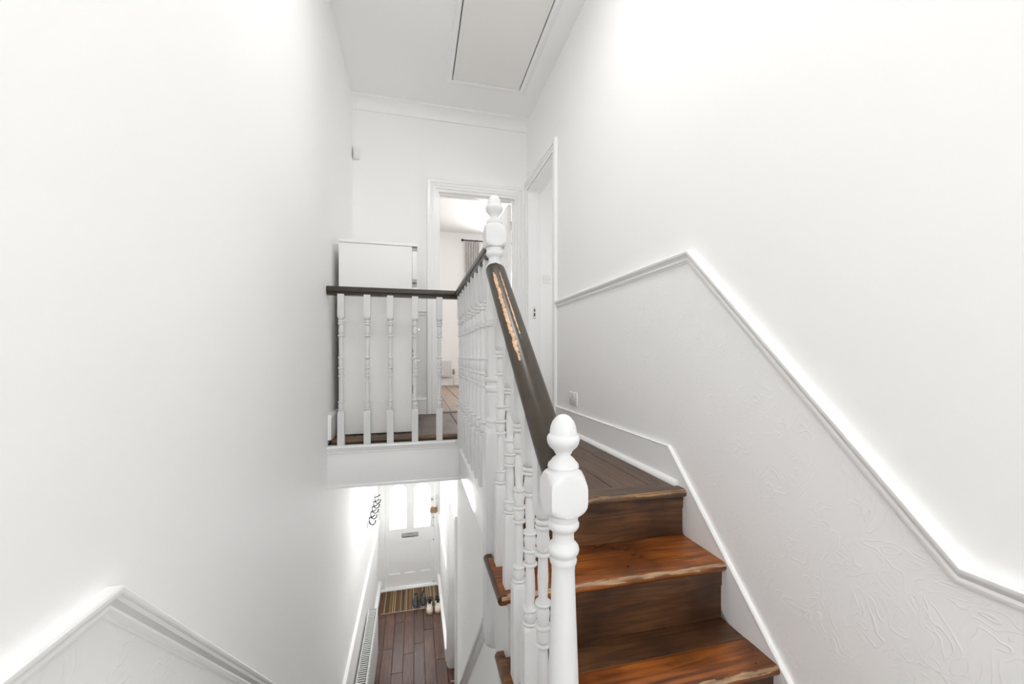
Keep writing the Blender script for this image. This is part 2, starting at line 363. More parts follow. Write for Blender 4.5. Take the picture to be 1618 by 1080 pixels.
# landing slab (also the hall ceiling)
struct('ceiling', box(XL, 2.75, YV + 0.015, YD + 0.14, ZU, ZF - 0.04), 'ceiling_paint')
struct('ceiling', box(0.315, XR + 0.12, 1.46, YV + 0.015, ZU + 0.1, ZF - 0.04), 'ceiling_paint')
# half landing
struct('floor', box(XL, XR, YB, 0.80, ZH - 0.15, ZH), 'landing_wood')
# bedroom behind the end wall
struct('wall_bedroom_front', wall_panels(B(), 'Y', YBED, YBED + 0.14, -1.6, 3.2, ZU, ZC + 0.1, [(1.12, 2.45, 0.15, 1.72)]), 'wall_paint')
struct('wall_bedroom_left', box(-1.72, -1.6, YW, YBED + 0.14, ZU, ZC + 0.1), 'wall_paint')
struct('wall_bedroom_right', box(3.2, 3.32, YW, YBED + 0.14, ZU, ZC + 0.1), 'wall_paint')
struct('wall_bedroom_back', box(2.75, 3.32, YW, YW + 0.12, ZU, ZC + 0.1), 'wall_paint')
struct('wall_bedroom_back', box(-1.72, XL, YW, YW + 0.12, ZU, ZC + 0.1), 'wall_paint')
struct('ceiling', box(-1.72, 3.32, YW, YBED + 0.14, ZC, ZC + 0.1), 'ceiling_paint')
# side room behind the right-hand doorway
struct('wall_side_room', wall_panels(B(), 'X', 2.75, 2.87, 1.9, YW, ZU, ZC + 0.1, [(2.4, 3.5, 0.3, 1.2)]), 'wall_paint')
struct('wall_side_room_back', box(XR + 0.12, 2.87, 1.8, 1.9, ZU, ZC + 0.1), 'wall_paint')
struct('ceiling', box(XR + 0.12, 2.87, 1.8, YW, ZC, ZC + 0.1), 'ceiling_paint')
struct('floor', box(XR, 2.75, 1.9, YW, ZF - 0.1, ZF), 'landing_wood')

# cove moulding on the landing end wall
pts = [(YW, ZC), (YW, 2.255), (YW - 0.012, 2.255), (YW - 0.012, 2.265)]
for i in range(9):
    a = i / 8 * H; pts.append((YW - 0.012 - 0.078 * (1 - math.cos(a)), 2.265 + 0.072 * math.sin(a)))
pts += [(YW - 0.10, 2.337), (YW - 0.10, ZC)]
struct('trim_1', prism(B(), pts, 'X', XL, XR), 'ceiling_paint')

# ------------------------------------------------------------------ dado rails, embossed paper, skirtings
DP = [(0.0, 0.0), (0.0, -0.046), (0.007, -0.046), (0.008, -0.040), (0.013, -0.039), (0.014, -0.033), (0.011, -0.027), (0.017, -0.018), (0.025, -0.015), (0.028, -0.010), (0.028, -0.003), (0.025, 0.0)]
def yz_moulding(name, path, xw, sgn, prof, m='gloss_white', parent=None):
    """moulding with profile (out, up) run along a path of (y,z) on the wall plane x = xw; mitred joints"""
    rings = []
    P = [Vector(p) for p in path]
    for i, p in enumerate(P):
        d0 = (P[i] - P[i - 1]).normalized() if i else (P[1] - P[0]).normalized()
        d1 = (P[i + 1] - P[i]).normalized() if i < len(P) - 1 else d0
        n0, n1 = Vector((-d0.y, d0.x)), Vector((-d1.y, d1.x))
        if n0.y < 0: n0 = -n0
        if n1.y < 0: n1 = -n1
        nn = (n0 + n1).normalized(); k = 1.0 / max(0.3, nn.dot(n0))
        if i in (0, len(P) - 1): nn, k = Vector((0, 1)), 1.0 / max(0.3, n0.y)
        rings.append([(xw + sgn * o, p.x + nn.x * u * k, p.y + nn.y * u * k) for o, u in prof])
    return struct(name, sweep(B(), rings), m, parent)
yz_moulding('trim_2', [(2.97, 0.432), (1.389, 0.432), (0.559, -0.428), (YB, -0.428)], XR, -1, DP)
yz_moulding('trim_3', [(YB, -0.424), (0.884, -0.424), (2.975, -2.57), (YD, -2.57)], XL, 1, DP)
yz_moulding('trim_4', [(1.72, -1.115), (3.135, -2.70)], 0.33, -1, DP)
yz_moulding('trim_5', [(4.83, -2.57), (YD, -2.57)], 0.395, -1, DP)
# embossed paper below the dado
obj('wallpaper', prism(B(), [(2.97, 0.40), (1.389, 0.40), (0.559, -0.46), (YB, -0.46), (YB, ZH), (0.77, ZH), (1.5, ZF), (2.97, ZF)], 'X', XR - 0.002, XR), 'wallpaper', wr)
wl = bpy.data.objects['wall_left']
obj('wallpaper', prism(B(), [(YB, -0.46), (0.884, -0.46), (2.975, -2.60), (YD, -2.60), (YD, ZG), (2.9, ZG), (0.9, ZH), (YB, ZH)], 'X', XL, XL + 0.002), 'wallpaper', wl)

SK = [(0.0, 0.0), (0.020, 0.0), (0.020, 0.128), (0.024, 0.132), (0.024, 0.140), (0.020, 0.148), (0.0, 0.152)]
def skirt_y(name, xw, sgn, y0, y1, z, h=1.0, m='gloss_white', t=1.0):
    return struct(name, prism(B(), [(xw + sgn * o * t, z + u * h) for o, u in SK], 'Y', y0, y1), m)
# wall string of the upper flight, with its raised top bead, joined to the landing skirting
wstr = [(2.97, -0.396), (1.522, -0.396), (0.68, -1.245), (0.10, -1.245), (0.10, ZH), (0.70, ZH), (0.80, -1.30), (1.52, ZF - 0.1), (2.97, ZF - 0.02)]
b6 = struct('baseboard_right', prism(B(), wstr, 'X', XR - 0.014, XR), 'gloss_white')
SB = [(0.0, 0.0), (0.0, -0.008), (0.015, -0.008), (0.018, -0.004), (0.014, 0.0)]
yz_moulding('top_bead', [(2.97, -0.392), (1.524, -0.392), (0.68, -1.241), (0.10, -1.241)], XR, -1, SB, parent=b6)
q = [(XR - 0.014, ZF), (XR - 0.036, ZF)] + [(XR - 0.014 - 0.022 * math.cos(a), ZF + 0.022 * math.sin(a)) for a in [i / 6 * H for i in range(1, 7)]]
obj('quarter_round_bead', prism(B(), q, 'Y', 1.46, 2.97), 'gloss_white', b6)
skirt_y('baseboard_right', XR, -1, YB, 0.10, ZH)
skirt_y('baseboard_left', XL, 1, YB, 0.80, ZH)
skirt_y('baseboard_left', XL, 1, 2.79, YW, ZF, h=1.1)
skirt_y('baseboard_left', XL, 1, 3.1, YD, ZG, t=2.0)
skirt_y('baseboard_right', 0.395, -1, 4.83, YD, ZG, t=1.6)
struct('baseboard_far', prism(B(), [(YW - o, ZF + u) for o, u in SK], 'X', XL, 0.112), 'gloss_white')
yz = [(YW - o, 0.432 + u) for o, u in DP]
struct('trim_6', prism(B(), yz, 'X', XL, 0.112), 'gloss_white')
struct('baseboard_bedroom', prism(B(), [(YBED - o, ZF + u) for o, u in SK], 'X', -1.6, 3.2), 'gloss_white')

# ------------------------------------------------------------------ landing edge: white fascia round the stairwell
fas = struct('trim_7', box(XL, 0.318, YV, YV + 0.016, ZU - 0.01, -0.60, 0.002), 'gloss_white')
obj('side_fascia', box(0.300, 0.316, 1.54, YV, ZU + 0.02, -0.60, 0.002), 'gloss_white', fas)
# cap the balusters stand on and the two beads under it
obj('cap', box(XL, 0.335, YV - 0.028, YV + 0.028, -0.600, -0.582, 0.005), 'gloss_white', fas)
obj('cap', box(0.272, 0.335, 1.545, YV - 0.028, -0.600, -0.582, 0.005), 'gloss_white', fas)
obj('moulding', prism(B(), [(YV, -0.60), (YV - 0.018, -0.60), (YV - 0.016, -0.612), (YV - 0.008, -0.622), (YV - 0.008, -0.632), (YV, -0.636)], 'X', XL, 0.300), 'gloss_white', fas)
obj('moulding', prism(B(), [(0.300, -0.60), (0.282, -0.60), (0.284, -0.612), (0.292, -0.622), (0.292, -0.632), (0.300, -0.636)], 'Y', 1.545, YV - 0.016), 'gloss_white', fas)
obj('lower_bead', box(XL, 0.312, YV - 0.006, YV + 0.018, ZU - 0.022, ZU - 0.002, 0.003), 'gloss_white', fas)

# ------------------------------------------------------------------ floors made of boards
def nose_x(bm, x0, x1, y, z, depth, t, r=None):
    """board along X with a half-round front edge at y (front faces -Y), top at z"""
    r = t / 2; pts = [(y + depth, z), (y + depth, z - t)]
    for i in range(7):
        a = -H + i / 6 * math.pi; pts.append((y + r - r * math.cos(a), z - r + r * math.sin(a)))
    return prism(bm, pts, 'X', x0, x1)
landing = struct('floor', box(0.335, XR, 1.47, YW + 0.12, ZF - 0.05, ZF - 0.028), 'dark_gap')
obj('underfloor', box(XL, 0.335, YV + 0.03, YW + 0.12, ZF - 0.05, ZF - 0.028), 'dark_gap', landing)
xs = [0.335, 0.462, 0.628, 0.800, 0.968, 1.086]
rnd = random.Random(3)
for i in range(len(xs) - 1):
    ys = [1.50, (2.42, 2.05, 2.9, 2.25, 2.05)[i], YW + 0.12]
    for j in range(2):
        obj('board', box(xs[i] + 0.0015, xs[i + 1] - 0.0015, ys[j] + 0.001, ys[j + 1] - 0.001, ZF - 0.028, ZF, 0.0015, 1), 'landing_wood', landing)
xs2 = [XL + 0.02, -0.40, -0.25, -0.10, 0.045, 0.19, 0.333]
for i in range(len(xs2) - 1):
    obj('board', box(xs2[i] + 0.0015, xs2[i + 1] - 0.0015, YV + 0.085, YW + 0.12, ZF - 0.028, ZF, 0.0015, 1), 'landing_wood', landing)
# nosing boards along the two edges of the stairwell
o = obj('edge_board', nose_x(B(), XL + 0.02, 0.332, 0, 0, 0.058, 0.034), 'edge_wood', landing, (0, YV + 0.027, ZF))
bm = B(); pts = [(0.36, ZF), (0.36, ZF - 0.034)]
for i in range(7):
    a = -H + i / 6 * math.pi; pts.append((0.328 - 0.017 * math.cos(a), ZF - 0.017 + 0.017 * math.sin(a)))
prism(bm, pts, 'Y', 1.47, YV + 0.03)
obj('edge_board', bm, 'landing_wood', landing)

hall = struct('floor', box(XL, 0.9, 2.9, YD + 0.02, ZG - 0.06, ZG - 0.02), 'dark_gap')
x = XL + 0.03; i = 0
pw = 0.128
offs = [0.55, 1.15, 0.85, 1.25, 1.05, 1.4, 0.95, 0.7, 1.2, 0.8, 1.0]
while x < 0.88:
    x1 = min(x + pw, 0.898); y = 2.92; first = True; k = 0
    while y < YD:
        ln = offs[(i + 3 * k) % 11] if first else 0.9 + 0.35 * ((i * 7 + k * 3) % 4) / 3
        y1 = min(y + ln, YD + 0.01)
        obj('board', box(x + 0.0018, x1 - 0.0018, y + 0.0015, y1 - 0.0015, ZG - 0.02, ZG + rnd.uniform(-0.0008, 0.0004), 0.002, 1), 'hall_wood', hall)
        y = y1; first = False; k += 1
    x = x1; i += 1

bedf = struct('floor', box(-1.6, 3.2, YW + 0.12, YBED, ZF - 0.05, ZF - 0.012), 'gloss_white')  # white base shows between the boards as daylight painted into the gaps
obj('threshold', box(0.205, 1.0, YW + 0.0, YW + 0.13, ZF - 0.01, ZF + 0.004, 0.003), 'landing_wood', bedf)
x = -1.55
while x < 3.2:
    obj('board', box(x + 0.006, x + 0.184, YW + 0.13, YBED, ZF - 0.012, ZF, 0.002, 1), 'bedroom_wood', bedf); x += 0.19

# ------------------------------------------------------------------ upper flight
stair = thing('staircase', 'polished dark brown wooden stairs with worn nosings climbing the right-hand wall', 'staircase', (0.7, 1.1, ZH))
def sobj(name, bm, m, off=None):
    # meshes are built in house coordinates; shift them so that the part hangs off the thing at its base
    o = obj(name, bm, m, stair); o.matrix_parent_inverse = Matrix.Translation(-stair.location)
    if off: o.location = off
    return o
XS = XR - 0.014
T = 0.032
for i, (y, z) in enumerate(NOSE):
    ynext = NOSE[i - 1][0] if i else None
    yr = y + 0.026                                              # riser face below this nosing
    if i == 0:
        sobj('nosing', nose_x(B(), 0.345, XS, 0, 0, 0.097, T), 'nosing_wood', (0, y, z))
    else:
        back = ynext + 0.028 - y
        if i == 2:
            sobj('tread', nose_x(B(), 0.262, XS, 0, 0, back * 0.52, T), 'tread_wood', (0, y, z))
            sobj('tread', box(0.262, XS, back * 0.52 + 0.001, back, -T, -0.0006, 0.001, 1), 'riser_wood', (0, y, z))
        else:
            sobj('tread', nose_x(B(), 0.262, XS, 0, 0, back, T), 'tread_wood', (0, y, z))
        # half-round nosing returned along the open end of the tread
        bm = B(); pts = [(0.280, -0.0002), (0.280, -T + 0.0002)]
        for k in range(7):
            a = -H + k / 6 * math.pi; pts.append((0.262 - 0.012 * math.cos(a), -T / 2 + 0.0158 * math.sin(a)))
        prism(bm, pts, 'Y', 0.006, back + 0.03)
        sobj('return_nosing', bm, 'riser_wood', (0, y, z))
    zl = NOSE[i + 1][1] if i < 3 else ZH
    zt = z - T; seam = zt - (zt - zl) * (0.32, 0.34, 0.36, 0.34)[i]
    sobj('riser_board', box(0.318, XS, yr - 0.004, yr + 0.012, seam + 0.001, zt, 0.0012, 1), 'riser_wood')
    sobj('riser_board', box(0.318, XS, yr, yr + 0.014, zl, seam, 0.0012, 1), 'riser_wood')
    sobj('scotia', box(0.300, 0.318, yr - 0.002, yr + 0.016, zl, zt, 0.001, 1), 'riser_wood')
# cut outer string: white board stepped under the treads
st = []
for i, (y, z) in enumerate(NOSE):
    zt = z - T
    if i == 0: st += [(1.50, zt), (y + 0.03, zt)]
    else: st += [(NOSE[i - 1][0] + 0.03, zt), (y + 0.03, zt)]
st += [(NOSE[3][0] + 0.03, ZH - 0.2), (1.00, ZH - 0.2), (1.50, -0.98)]
sobj('outer_string', prism(B(), st, 'X', 0.288, 0.318), 'satin_white')

# lower flight, from the hall up to the half landing (below the picture)
lower = thing('staircase', 'brown wooden stairs rising from the hall to the half landing', 'staircase', (-0.1, 2.0, ZG))
nr = 11; rz = (ZH - ZG) / nr; gz = 0.212
for k in range(1, nr):
    z = ZG + k * rz; y = 0.86 + (nr - k) * gz
    for nm, bm in (('tread', box(XL + 0.03, 0.328, y - gz + 0.0, y + 0.025, z - 0.03, z, 0.006)), ('riser_board', box(XL + 0.03, 0.328, y - 0.012, y, z - rz, z - 0.03))):
        o = obj(nm, bm, 'riser_wood', lower); o.matrix_parent_inverse = Matrix.Translation(-lower.location)
o = obj('riser_board', box(XL + 0.03, 0.328, 0.846, 0.86, ZH - rz, ZH - 0.03), 'riser_wood', lower); o.matrix_parent_inverse = Matrix.Translation(-lower.location)
o = obj('nosing', box(XL + 0.02, 0.328, 0.80, 0.885, ZH - 0.03, ZH, 0.006), 'riser_wood', lower); o.matrix_parent_inverse = Matrix.Translation(-lower.location)

# ------------------------------------------------------------------ balustrades
A = 0.0385
def finial_prof(t):   # acorn, t = tip height, listed upward
    P = [(-0.113, 0.030), (-0.108, 0.0325), (-0.102, 0.031), (-0.097, 0.026), (-0.093, 0.0235), (-0.089, 0.0195), (-0.086, 0.0155), (-0.082, 0.0155), (-0.080, 0.018), (-0.077, 0.0185),
         (-0.074, 0.021), (-0.067, 0.0285), (-0.060, 0.0325), (-0.053, 0.0340), (-0.047, 0.0335), (-0.0425, 0.0308), (-0.041, 0.0283), (-0.034, 0.0277), (-0.024, 0.0259), (-0.015, 0.0222), (-0.0075, 0.0165), (-0.003, 0.0110), (-0.0008, 0.0055), (0, 0.0006)]
    return [(t + z, r) for z, r in P]
def head_prof(t):     # square head block with turned shoulders, collar, torus: listed upward
    P = [(-0.312, 0.0245), (-0.306, 0.0275), (-0.301, 0.0285), (-0.294, 0.0265), (-0.291, 0.0270), (-0.286, 0.0310), (-0.279, 0.0330), (-0.272, 0.0315), (-0.266, 0.0265), (-0.262, 0.0225),
         (-0.245, 0.0222), (-0.241, 0.0240), (-0.237, 0.0285), (-0.231, 0.0325), (-0.225, 0.0330), (-0.221, 0.0310), (-0.219, 0.0300), (-0.206, 0.0320), (-0.205, 0.0350), (-0.203, 0.0390), (-0.199, 0.0440), (-0.193, 0.0490), (-0.185, 0.0530), (-0.176, 0.0550),
         (-0.148, 0.0550), (-0.140, 0.0530), (-0.132, 0.0490), (-0.125, 0.0440), (-0.119, 0.0385), (-0.116, 0.0340), (-0.1145, 0.0310), (-0.113, 0.0300)]
    return [(t + z, r) for z, r in P]
def newel(parent, x, y, tip, low, fin_scale=1.0):
    n = obj('newel_post', turned(low + head_prof(tip), A), 'satin_white', parent)
    f = obj('finial', turned([(tip - 0.113 + (z - tip + 0.113) * fin_scale, r * (0.9 + 0.1 * fin_scale)) for z, r in finial_prof(tip)], A), 'satin_white', n)
    return n
t1 = -0.120
low1 = [(ZH, 0.06), (-0.93, 0.06), (-0.915, 0.050), (-0.905, 0.040), (-0.90, 0.034), (-0.885, 0.034), (-0.88, 0.030), (-0.865, 0.036), (-0.85, 0.030), (-0.84, 0.031), (-0.78, 0.0345), (-0.70, 0.0325), (-0.60, 0.029), (-0.50, 0.0255), (-0.445, 0.0238)]
balu = thing('stair_balustrade', 'white turned balusters and acorn newel under a worn dark handrail beside the upward steps', 'balustrade', (XB, 0.772, ZH))
t2 = 0.622
low2 = [(-1.115, 0.010), (-1.113, 0.022), (-1.106, 0.034), (-1.095, 0.044), (-1.08, 0.055), (-0.32, 0.055), (-0.30, 0.050), (-0.285, 0.043), (-0.275, 0.034), (-0.262, 0.034), (-0.258, 0.029), (-0.248, 0.033), (-0.238, 0.029),
        (-0.23, 0.026), (-0.17, 0.031), (-0.145, 0.031), (-0.14, 0.027), (-0.132, 0.034), (-0.12, 0.034), (-0.112, 0.028), (-0.10, 0.028), (-0.095, 0.034), (-0.083, 0.034), (-0.078, 0.027),
        (0.02, 0.029), (0.10, 0.027), (0.112, 0.027), (0.117, 0.033), (0.127, 0.033), (0.131, 0.029), (0.139, 0.032), (0.146, 0.029), (0.20, 0.031), (0.28, 0.026), (0.30, 0.0238)]
lbal = thing('landing_balustrade', 'white turned balusters under a dark handrail round the open stairwell', 'balustrade', (XB, 1.502, ZF))
def rel(o, t):  # place a part (built at house coordinates) under a thing standing at its base
    o.matrix_parent_inverse = Matrix.Translation(-t.location); return o
n1 = newel(balu, XB, 0.772, t1, low1); rel(n1, balu); n1.location = (XB, 0.772, 0)
n2 = newel(lbal, XB, 1.502, t2, low2, 1.0); rel(n2, lbal); n2.location = (XB, 1.502, 0)

BA = 0.0205
def baluster_mesh(zb, zb2, zt2, zt):
    """foot zb..zb2, turning zb2..zt2, head zt2..zt"""
    h = zt2 - zb2; u = lambda f: zb2 + f * h
    P = [(zb, 0.03), (zb2 - 0.012, 0.03), (zb2 - 0.006, 0.025), (zb2, 0.0195)]
    P += [(u(0.002), 0.0165)] + arc(u(0.006), u(0.022), 0.0125, 0.0203) + [(u(0.026), 0.0150), (u(0.05), 0.0185), (u(0.075), 0.0165), (u(0.088), 0.0150)] + arc(u(0.09), u(0.108), 0.0115, 0.0203)
    P += [(u(0.115), 0.0110), (u(0.20), 0.0140), (u(0.30), 0.0130), (u(0.365), 0.0110)] + arc(u(0.37), u(0.388), 0.0105, 0.0200)
    P += [(u(0.395), 0.0140), (u(0.425), 0.0165), (u(0.45), 0.0150)] + arc(u(0.455), u(0.475), 0.0115, 0.0198) + [(u(0.48), 0.0140), (u(0.53), 0.0170), (u(0.56), 0.0140)] + arc(u(0.565), u(0.585), 0.0115, 0.0198)
    P += [(u(0.592), 0.0108), (u(0.70), 0.0135), (u(0.80), 0.0115)] + arc(u(0.805), u(0.826), 0.0105, 0.0203)
    P += [(u(0.832), 0.0140), (u(0.87), 0.0180), (u(0.90), 0.0150), (u(0.93), 0.0140)] + arc(u(0.935), u(0.957), 0.0115, 0.0200) + arc(u(0.96), u(0.985), 0.0115, 0.0198) + [(u(0.992), 0.0160)]
    P += [(zt2, 0.0190), (zt2 + 0.006, 0.025), (zt2 + 0.014, 0.03), (zt, 0.03)]
    return mesh(turned(P, BA, 24), 'baluster')
zcap = -0.582
mb = baluster_mesh(0, 0.225, 0.828, 0.405 - zcap)
for xb in (-0.465, -0.304, -0.158, 0.003, 0.166):
    rel(obj('baluster', mb, 'satin_white', lbal), lbal).location = (xb, YV, zcap)
for k in range(9):
    rel(obj('baluster', mb, 'satin_white', lbal), lbal).location = (XB, 1.632 + k * 0.127, zcap)
# handrail: toad-back profile (across, up), underside at 0
HP = [(-0.022, 0.0), (-0.024, 0.010), (-0.031, 0.014), (-0.0335, 0.022), (-0.033, 0.032), (-0.028, 0.041), (-0.019, 0.047), (-0.009, 0.0495), (0, 0.052), (0.009, 0.0495), (0.019, 0.047), (0.028, 0.041), (0.033, 0.032), (0.0335, 0.022), (0.031, 0.014), (0.024, 0.010), (0.022, 0.0)]
zr = 0.405
# far run and side run, mitred at the corner over (XB, YV)
def rail_far():
    r0 = [(XL, YV - a, zr + u) for a, u in HP]          # a>0 is the near side
    r1 = [(XB - a, YV - a, zr + u) for a, u in HP]      # mitre plane
    return sweep(B(), [r0, r1])
def rail_side():
    r0 = [(XB - a, YV - a, zr + u) for a, u in HP]
    r1 = [(XB - a, 1.502 + A * 0.8, zr + u) for a, u in HP]
    return sweep(B(), [r0, r1])
rel(obj('handrail', rail_far(), 'dark_handrail', lbal), lbal)
rel(obj('handrail', rail_side(), 'dark_handrail', lbal), lbal)
rel(obj('rail_fillet', box(XL, XB, YV - 0.019, YV + 0.019, zr - 0.008, zr + 0.001), 'dark_handrail', lbal), lbal)
rel(obj('rail_fillet', box(XB - 0.019, XB + 0.019, 1.54, YV - 0.019, zr - 0.008, zr + 0.001), 'dark_handrail', lbal), lbal)

# raking handrail of the stairs
RY0, RZ0, RY1, RZ1 = 0.772 + A * 0.6, -0.287, 1.502 - A * 0.7, 0.290    # underside at the lower and upper newel
pitch = math.atan2(RZ1 - RZ0, RY1 - RY0); kz = 1 / math.cos(pitch)
def rake():
    rings = []
    for (y, z) in ((RY0, RZ0), (RY1 - 0.012, RZ1 - 0.012 * math.tan(pitch)), (RY1, RZ1)):
        rings.append([(a * 1.12, y - 0.772, z + u * kz * 0.98 - ZH) for a, u in HP])
    return sweep(B(), rings)
hr = obj('handrail', rake(), 'worn_glint_handrail', balu)
hr.location = (0, 0, 0)
def rake_z(y): return RZ0 + (y - RY0) * math.tan(pitch)
for (yb, zb) in ((1.385, NOSE[1][1]), (1.243, NOSE[1][1]), (1.130, NOSE[2][1]), (1.015, NOSE[2][1]), (0.905, NOSE[3][1])):
    top = rake_z(yb) + 0.012 - zb
    m_ = baluster_mesh(0, (0.235 if zb == NOSE[1][1] else 0.235) + (0.0 if abs(yb - 1.243) < .01 or abs(yb - 1.015) < .01 else 0.05), top - 0.20, top)
    rel(obj('baluster', m_, 'satin_white', balu), balu).location = (XB, yb, zb)

# ------------------------------------------------------------------ loft hatch
lh = thing('loft_hatch', 'white loft hatch panel with moulded frame in the landing ceiling', 'hatch', (0.603, 2.71, ZC))
rel(obj('panel', box(0.3155, 0.8915, 2.055, 3.369, ZC - 0.009, ZC + 0.03), 'hatch_white', lh), lh)
rel(obj('gap_lid', box(0.28, 0.93, 2.02, 3.40, ZC + 0.031, ZC + 0.06), 'dark_gap', lh), lh)  # dark lid above the panel, added to block light and blacken the gap
def frame_z(x0, x1, y0, y1, w, d):
    P = [(0, 0), (0, -d), (w * 0.55, -d), (w * 0.62, -d * 0.55), (w * 0.9, -d * 0.5), (w, 0)]
    c = [((x0, y0), (-1, -1)), ((x1, y0), (1, -1)), ((x1, y1), (1, 1)), ((x0, y1), (-1, 1)), ((x0, y0), (-1, -1))]
    return sweep(B(), [[(p[0] + s[0] * o, p[1] + s[1] * o, ZC + u) for o, u in P] for p, s in c], cap=False)
rel(obj('frame', frame_z(0.306, 0.90, 2.05, 3.37, 0.055, 0.014), 'gloss_white', lh), lh)

# ------------------------------------------------------------------ doorways of the landing
def architrave_y(bm, x0, x1, zt, y, zb, w, wr_=None, d=0.022):
    """architrave on a wall facing -Y round an opening x0..x1 up to zt"""
    P = [(0.006, 0), (0.006, -d * 0.65), (w * 0.30, -d * 0.65), (w * 0.34, -d * 0.9), (w * 0.62, -d * 0.75), (w * 0.66, -d * 1.1), (w * 0.92, -d * 1.15), (w, -d * 0.9), (w, 0)]
    wr_ = wr_ or w; k = wr_ / w
    sweep(bm, [[(x0 - o, y + u, zb) for o, u in P], [(x0 - o, y + u, zt + o) for o, u in P], [(x1 + o * k, y + u, zt + o) for o, u in P], [(x1 + o * k, y + u, zb) for o, u in P]])
    return bm
d2 = struct('door_2', architrave_y(B(), 0.205, 1.0, 1.60, YW, ZF, 0.092, 0.080), 'gloss_white')
bm = B(); bx(bm, 0.205, 0.225, YW - 0.002, YW + 0.13, ZF, 1.60); bx(bm, 0.98, 1.0, YW - 0.002, YW + 0.13, ZF, 1.60); bx(bm, 0.225, 0.98, YW - 0.002, YW + 0.13, 1.58, 1.60)
obj('lining', bm, 'gloss_white', d2)
bm = B(); bx(bm, 0.225, 0.238, YW + 0.04, YW + 0.085, ZF, 1.58); bx(bm, 0.967, 0.98, YW + 0.04, YW + 0.085, ZF, 1.58); bx(bm, 0.238, 0.967, YW + 0.04, YW + 0.085, 1.567, 1.58)
obj('door_stop', bm, 'gloss_white', d2)
lf = obj('leaf', box(0.938, 0.976, YW + 0.135, YW + 0.87, ZF + 0.008, 1.572, 0.002), 'gloss_white', d2)
for zz in (1.35, 0.45, -0.32):
    h_ = obj('hinge', box(0.962, 0.9785, YW + 0.128, YW + 0.1345, zz - 0.045, zz + 0.045, 0.002), 'chrome', lf)
    tube(b_ := B(), [(0.9775, YW + 0.126, zz - 0.047), (0.9775, YW + 0.126, zz + 0.047)], 0.005); obj('hinge_pin', b_, 'chrome', d2)

def architrave_x(bm, y0, y1, zt, x, zb, w, w1, sgn, d=0.022):
    P = [(0.006, 0), (0.006, d * 0.65), (w * 0.30, d * 0.65), (w * 0.34, d * 0.9), (w * 0.62, d * 0.75), (w * 0.66, d * 1.1), (w * 0.92, d * 1.15), (w, d * 0.9), (w, 0)]
    k = w1 / w
    sweep(bm, [[(x + sgn * u, y0 - o, zb) for o, u in P], [(x + sgn * u, y0 - o, zt + o) for o, u in P], [(x + sgn * u, y1 + o * k, zt + o) for o, u in P], [(x + sgn * u, y1 + o * k, zb) for o, u in P]])
    return bm
d3 = struct('door_3', architrave_x(B(), 3.045, 3.80, 1.655, XR, ZF, 0.085, 0.048, -1), 'gloss_white')
bm = B(); bx(bm, XR - 0.002, XR + 0.13, 3.03, 3.05, ZF, 1.655); bx(bm, XR - 0.002, XR + 0.13, 3.78, 3.80, ZF, 1.655); bx(bm, XR - 0.002, XR + 0.13, 3.05, 3.78, 1.635, 1.655)
obj('lining', bm, 'gloss_white', d3)
sk_ = obj('strike_plate', box(1.150, 1.176, 3.7765, 3.7795, 0.375, 0.492, 0.001, 1), 'chrome', d3)
obj('latch_hole', box(1.157, 1.170, 3.7755, 3.7768, 0.445, 0.470), 'black_iron', sk_)
obj('latch_hole', box(1.157, 1.170, 3.7755, 3.7768, 0.400, 0.432), 'black_iron', sk_)

# ------------------------------------------------------------------ windows (rear, bedroom, side room)
def window(name, axis, a, u0, u1, z0, z1, bars=1, m='clear_glass'):
    w = B(); t = 0.05
    def q(bm, ua, ub, za, zb, da=-0.03, db=0.03, bev=0.0):
        if axis == 'Y': bx(bm, ua, ub, a + da, a + db, za, zb, bev)
        else: bx(bm, a + da, a + db, ua, ub, za, zb, bev)
        return bm
    q(w, u0, u0 + t, z0, z1); q(w, u1 - t, u1, z0, z1); q(w, u0 + t, u1 - t, z0, z0 + t); q(w, u0 + t, u1 - t, z1 - t, z1)
    o = struct(name, w, 'gloss_white')
    zm = (z0 + z1) / 2
    obj('meeting_rail', q(B(), u0 + t, u1 - t, zm - 0.02, zm + 0.02), 'gloss_white', o)
    for za, zb in ((z0 + t, zm - 0.02), (zm + 0.02, z1 - t)):
        obj('pane', q(B(), u0 + t, u1 - t, za, zb, -0.003, 0.003), m, o)
    obj('sill', q(B(), u0 - 0.05, u1 + 0.05, z0 - 0.03, z0, -0.10, 0.10), 'gloss_white', o)
    return o
window('added_rear_window', 'Y', YB - 0.06, -0.40, 0.94, -0.75, 1.65)  # unseen, assumed and sized as a light source behind the camera
window('window_2', 'Y', YBED + 0.07, 1.12, 2.45, 0.15, 1.72)
window('added_landing_window', 'X', XR + 0.06, -2.25, -0.85, -0.35, 1.55)  # unseen, added as a side light for the opposite wall
window('window_3', 'X', 2.81, 2.4, 3.5, 0.3, 1.2)
struct('trim_8', architrave_y(B(), 1.12, 2.45, 1.72, YBED, 0.12, 0.10), 'gloss_white')

